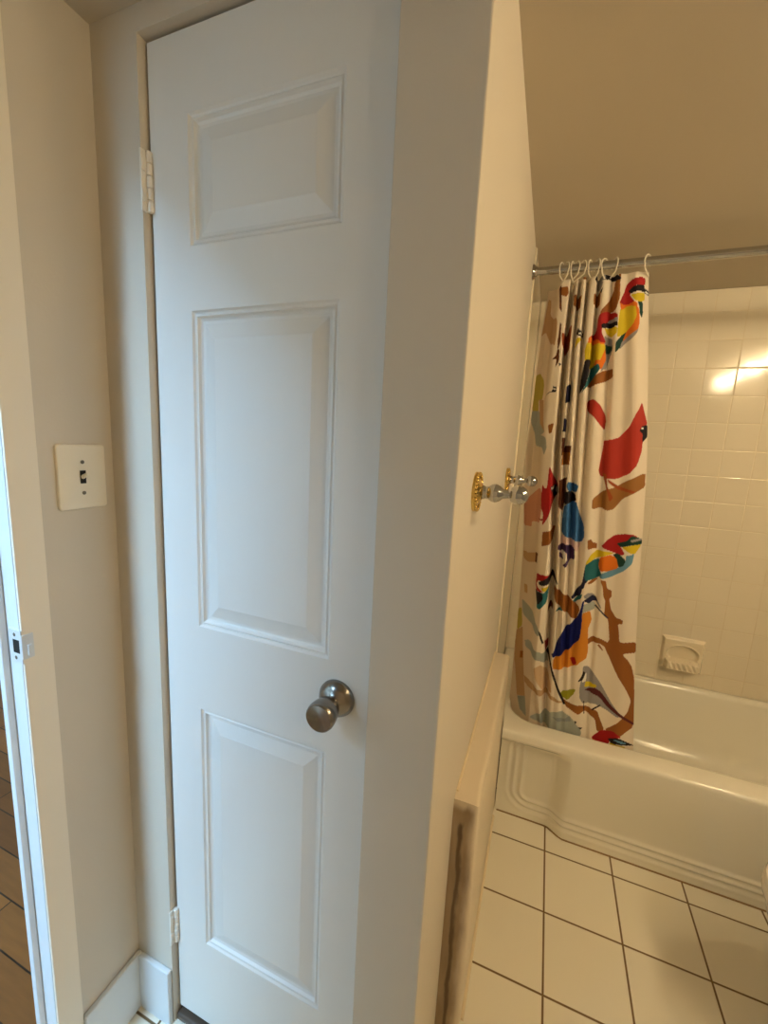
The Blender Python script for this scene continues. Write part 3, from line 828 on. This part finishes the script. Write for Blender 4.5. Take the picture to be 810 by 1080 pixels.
    nt = m.node_tree; N = nt.nodes; L = nt.links; p = N['Principled BSDF']
    ca = N.new('ShaderNodeVertexColor'); ca.layer_name = 'print'
    L.new(ca.outputs['Color'], p.inputs['Base Color']); p.inputs['Roughness'].default_value = .7; p.inputs['Specular IOR Level'].default_value = .25
    tr_ = N.new('ShaderNodeBsdfTranslucent'); L.new(ca.outputs['Color'], tr_.inputs['Color'])
    ms = N.new('ShaderNodeMixShader'); ms.inputs[0].default_value = .12
    L.new(p.outputs[0], ms.inputs[1]); L.new(tr_.outputs[0], ms.inputs[2]); L.new(ms.outputs[0], N['Material Output'].inputs['Surface'])
    me.materials.append(m)
    o = bpy.data.objects.new('shower_curtain', me); COL.objects.link(o)
    tag(o, 'white shower curtain printed with colourful birds on brown branches', 'shower curtain')
    return X[-1], Y[-1]
topX, topY = curtain()
def hook_mesh(dy):
    bm = bmesh.new()
    r = .0185
    pts = [(0, r * math.cos(a), r * math.sin(a)) for a in np.linspace(math.radians(-35), math.radians(215), 20)]
    pts = [(x, y, z + .0015) for x, y, z in pts]
    pts += [(0, pts[-1][1] + .004, -.022), (0, dy - .002, -.034), (0, dy + .004, -.038)]
    tube(bm, pts, .0021, 8)
    return bm
HK = 'white plastic curtain hooks on the chrome rod'
hx = [-.026, -.013, .006, .018, .036, .058, .078, .100, .128, .218]
names = ['leftmost of the white plastic hooks on the chrome rod', 'second white plastic hook from the left end of the rod', 'third white plastic hook from the left end of the rod', 'fourth white plastic hook from the left end of the rod',
         'fifth white plastic hook from the left end of the rod', 'sixth white plastic hook from the left end of the rod', 'seventh white plastic hook from the left end of the rod', 'eighth white plastic hook, above the dark bird on the curtain',
         'white plastic hook left of the top right red-headed bird', 'white plastic hook at the free right corner of the bird curtain']
for x, lab in zip(hx, names):
    k = int(np.argmin(abs(topX - x)))
    o = obj('curtain_hook', hook_mesh(float(topY[k]) - RY), M['hook'], smooth=60)
    o.location = (x, RY, RZ); o.rotation_euler = (0, 0, random.choice((-1, 1)) * random.uniform(.25, .7))
    tag(o, lab, 'curtain hook', HK)

# ------------------------------------------------------------------ toilet (its bowl just reaches into the frame)
toilet = empty('toilet', (1.0, 1.06, 0)); tag(toilet, 'white porcelain toilet at the right edge beside the tub', 'toilet')
def ell(cx, a_f, a_b, b, z, n=40, cy=1.10):
    out = []
    for k in range(n):
        t = 2 * math.pi * k / n; c, s_ = math.cos(t), math.sin(t)
        out.append((cx + (a_b if c > 0 else a_f) * c, cy + b * s_, z))
    return out
def loft(bm, rings, cap=(True, True)):
    R = [[bm.verts.new(p) for p in r] for r in rings]
    for a, b in zip(R, R[1:]):
        for k in range(len(a)): bm.faces.new((a[k], a[(k + 1) % len(a)], b[(k + 1) % len(a)], b[k]))
    if cap[0]: bm.faces.new(R[0])
    if cap[1]: bm.faces.new(R[-1])
TC = .824
bm = bmesh.new()
loft(bm, [ell(TC + .05, .20, .22, .105, 0), ell(TC + .05, .19, .22, .10, .03), ell(TC + .06, .165, .22, .09, .12), ell(TC + .05, .18, .22, .105, .2), ell(TC + .02, .215, .22, .15, .28), ell(TC, .235, .22, .178, .345), ell(TC, .240, .22, .183, .375), ell(TC, .238, .22, .182, .385)])
obj('bowl', bm, M['porcelain'], toilet, smooth=60)
bm = bmesh.new(); loft(bm, [ell(TC, .243, .215, .186, .386), ell(TC, .250, .22, .190, .392), ell(TC, .250, .22, .190, .404), ell(TC, .244, .215, .186, .409)])
obj('seat', bm, M['porcelain'], toilet, smooth=60)
bm = bmesh.new(); loft(bm, [ell(TC, .243, .215, .186, .410), ell(TC, .249, .22, .190, .415), ell(TC, .245, .22, .187, .428), ell(TC, .20, .19, .15, .436), ell(TC, .10, .1, .07, .438)])
obj('lid', bm, M['porcelain'], toilet, smooth=60)
bm = bmesh.new(); box(bm, 1.085, .89, .385, 1.285, 1.31, .72, bev=.02, seg=4)
obj('tank', bm, M['porcelain'], toilet, smooth=40)
bm = bmesh.new(); box(bm, 1.077, .88, .721, 1.288, 1.32, .755, bev=.012, seg=4)
obj('tank_lid', bm, M['porcelain'], toilet, smooth=40)

# ------------------------------------------------------------------ vanity light on the right wall (seen mirrored in the tile)
def glow_mat():
    m = bpy.data.materials.new('lit_bulb'); m.use_nodes = True
    nt = m.node_tree; p = nt.nodes['Principled BSDF']
    p.inputs['Base Color'].default_value = (.9, .9, .9, 1)
    p.inputs['Emission Color'].default_value = (*LAMP_COL, 1); p.inputs['Emission Strength'].default_value = LAMP_E
    return m
van = empty('vanity_light', (XR, .54, 2.02)); tag(van, 'chrome vanity light bar with warm globe bulbs on the right wall', 'wall lamp')
bm = bmesh.new(); box(bm, XR - .03, -.02, 1.96, XR - .001, 1.20, 2.06, bev=.006, seg=3)
obj('light_bar', bm, M['chrome'], van, smooth=40)
gm = glow_mat()
for y in LAMP_Y:
    bm = bmesh.new(); lathe(bm, [(.02, -.01), (.022, .0), (.02, .03)], 20, T(XR - .03, y, 2.01) @ roty(-math.pi / 2))
    obj('bulb_socket', bm, M['chrome'], van, smooth=40)
    bm = bmesh.new(); bmesh.ops.create_uvsphere(bm, u_segments=24, v_segments=14, radius=.045, matrix=T(XR - .095, y, 2.01))
    obj('bulb', bm, gm, van, smooth=80)
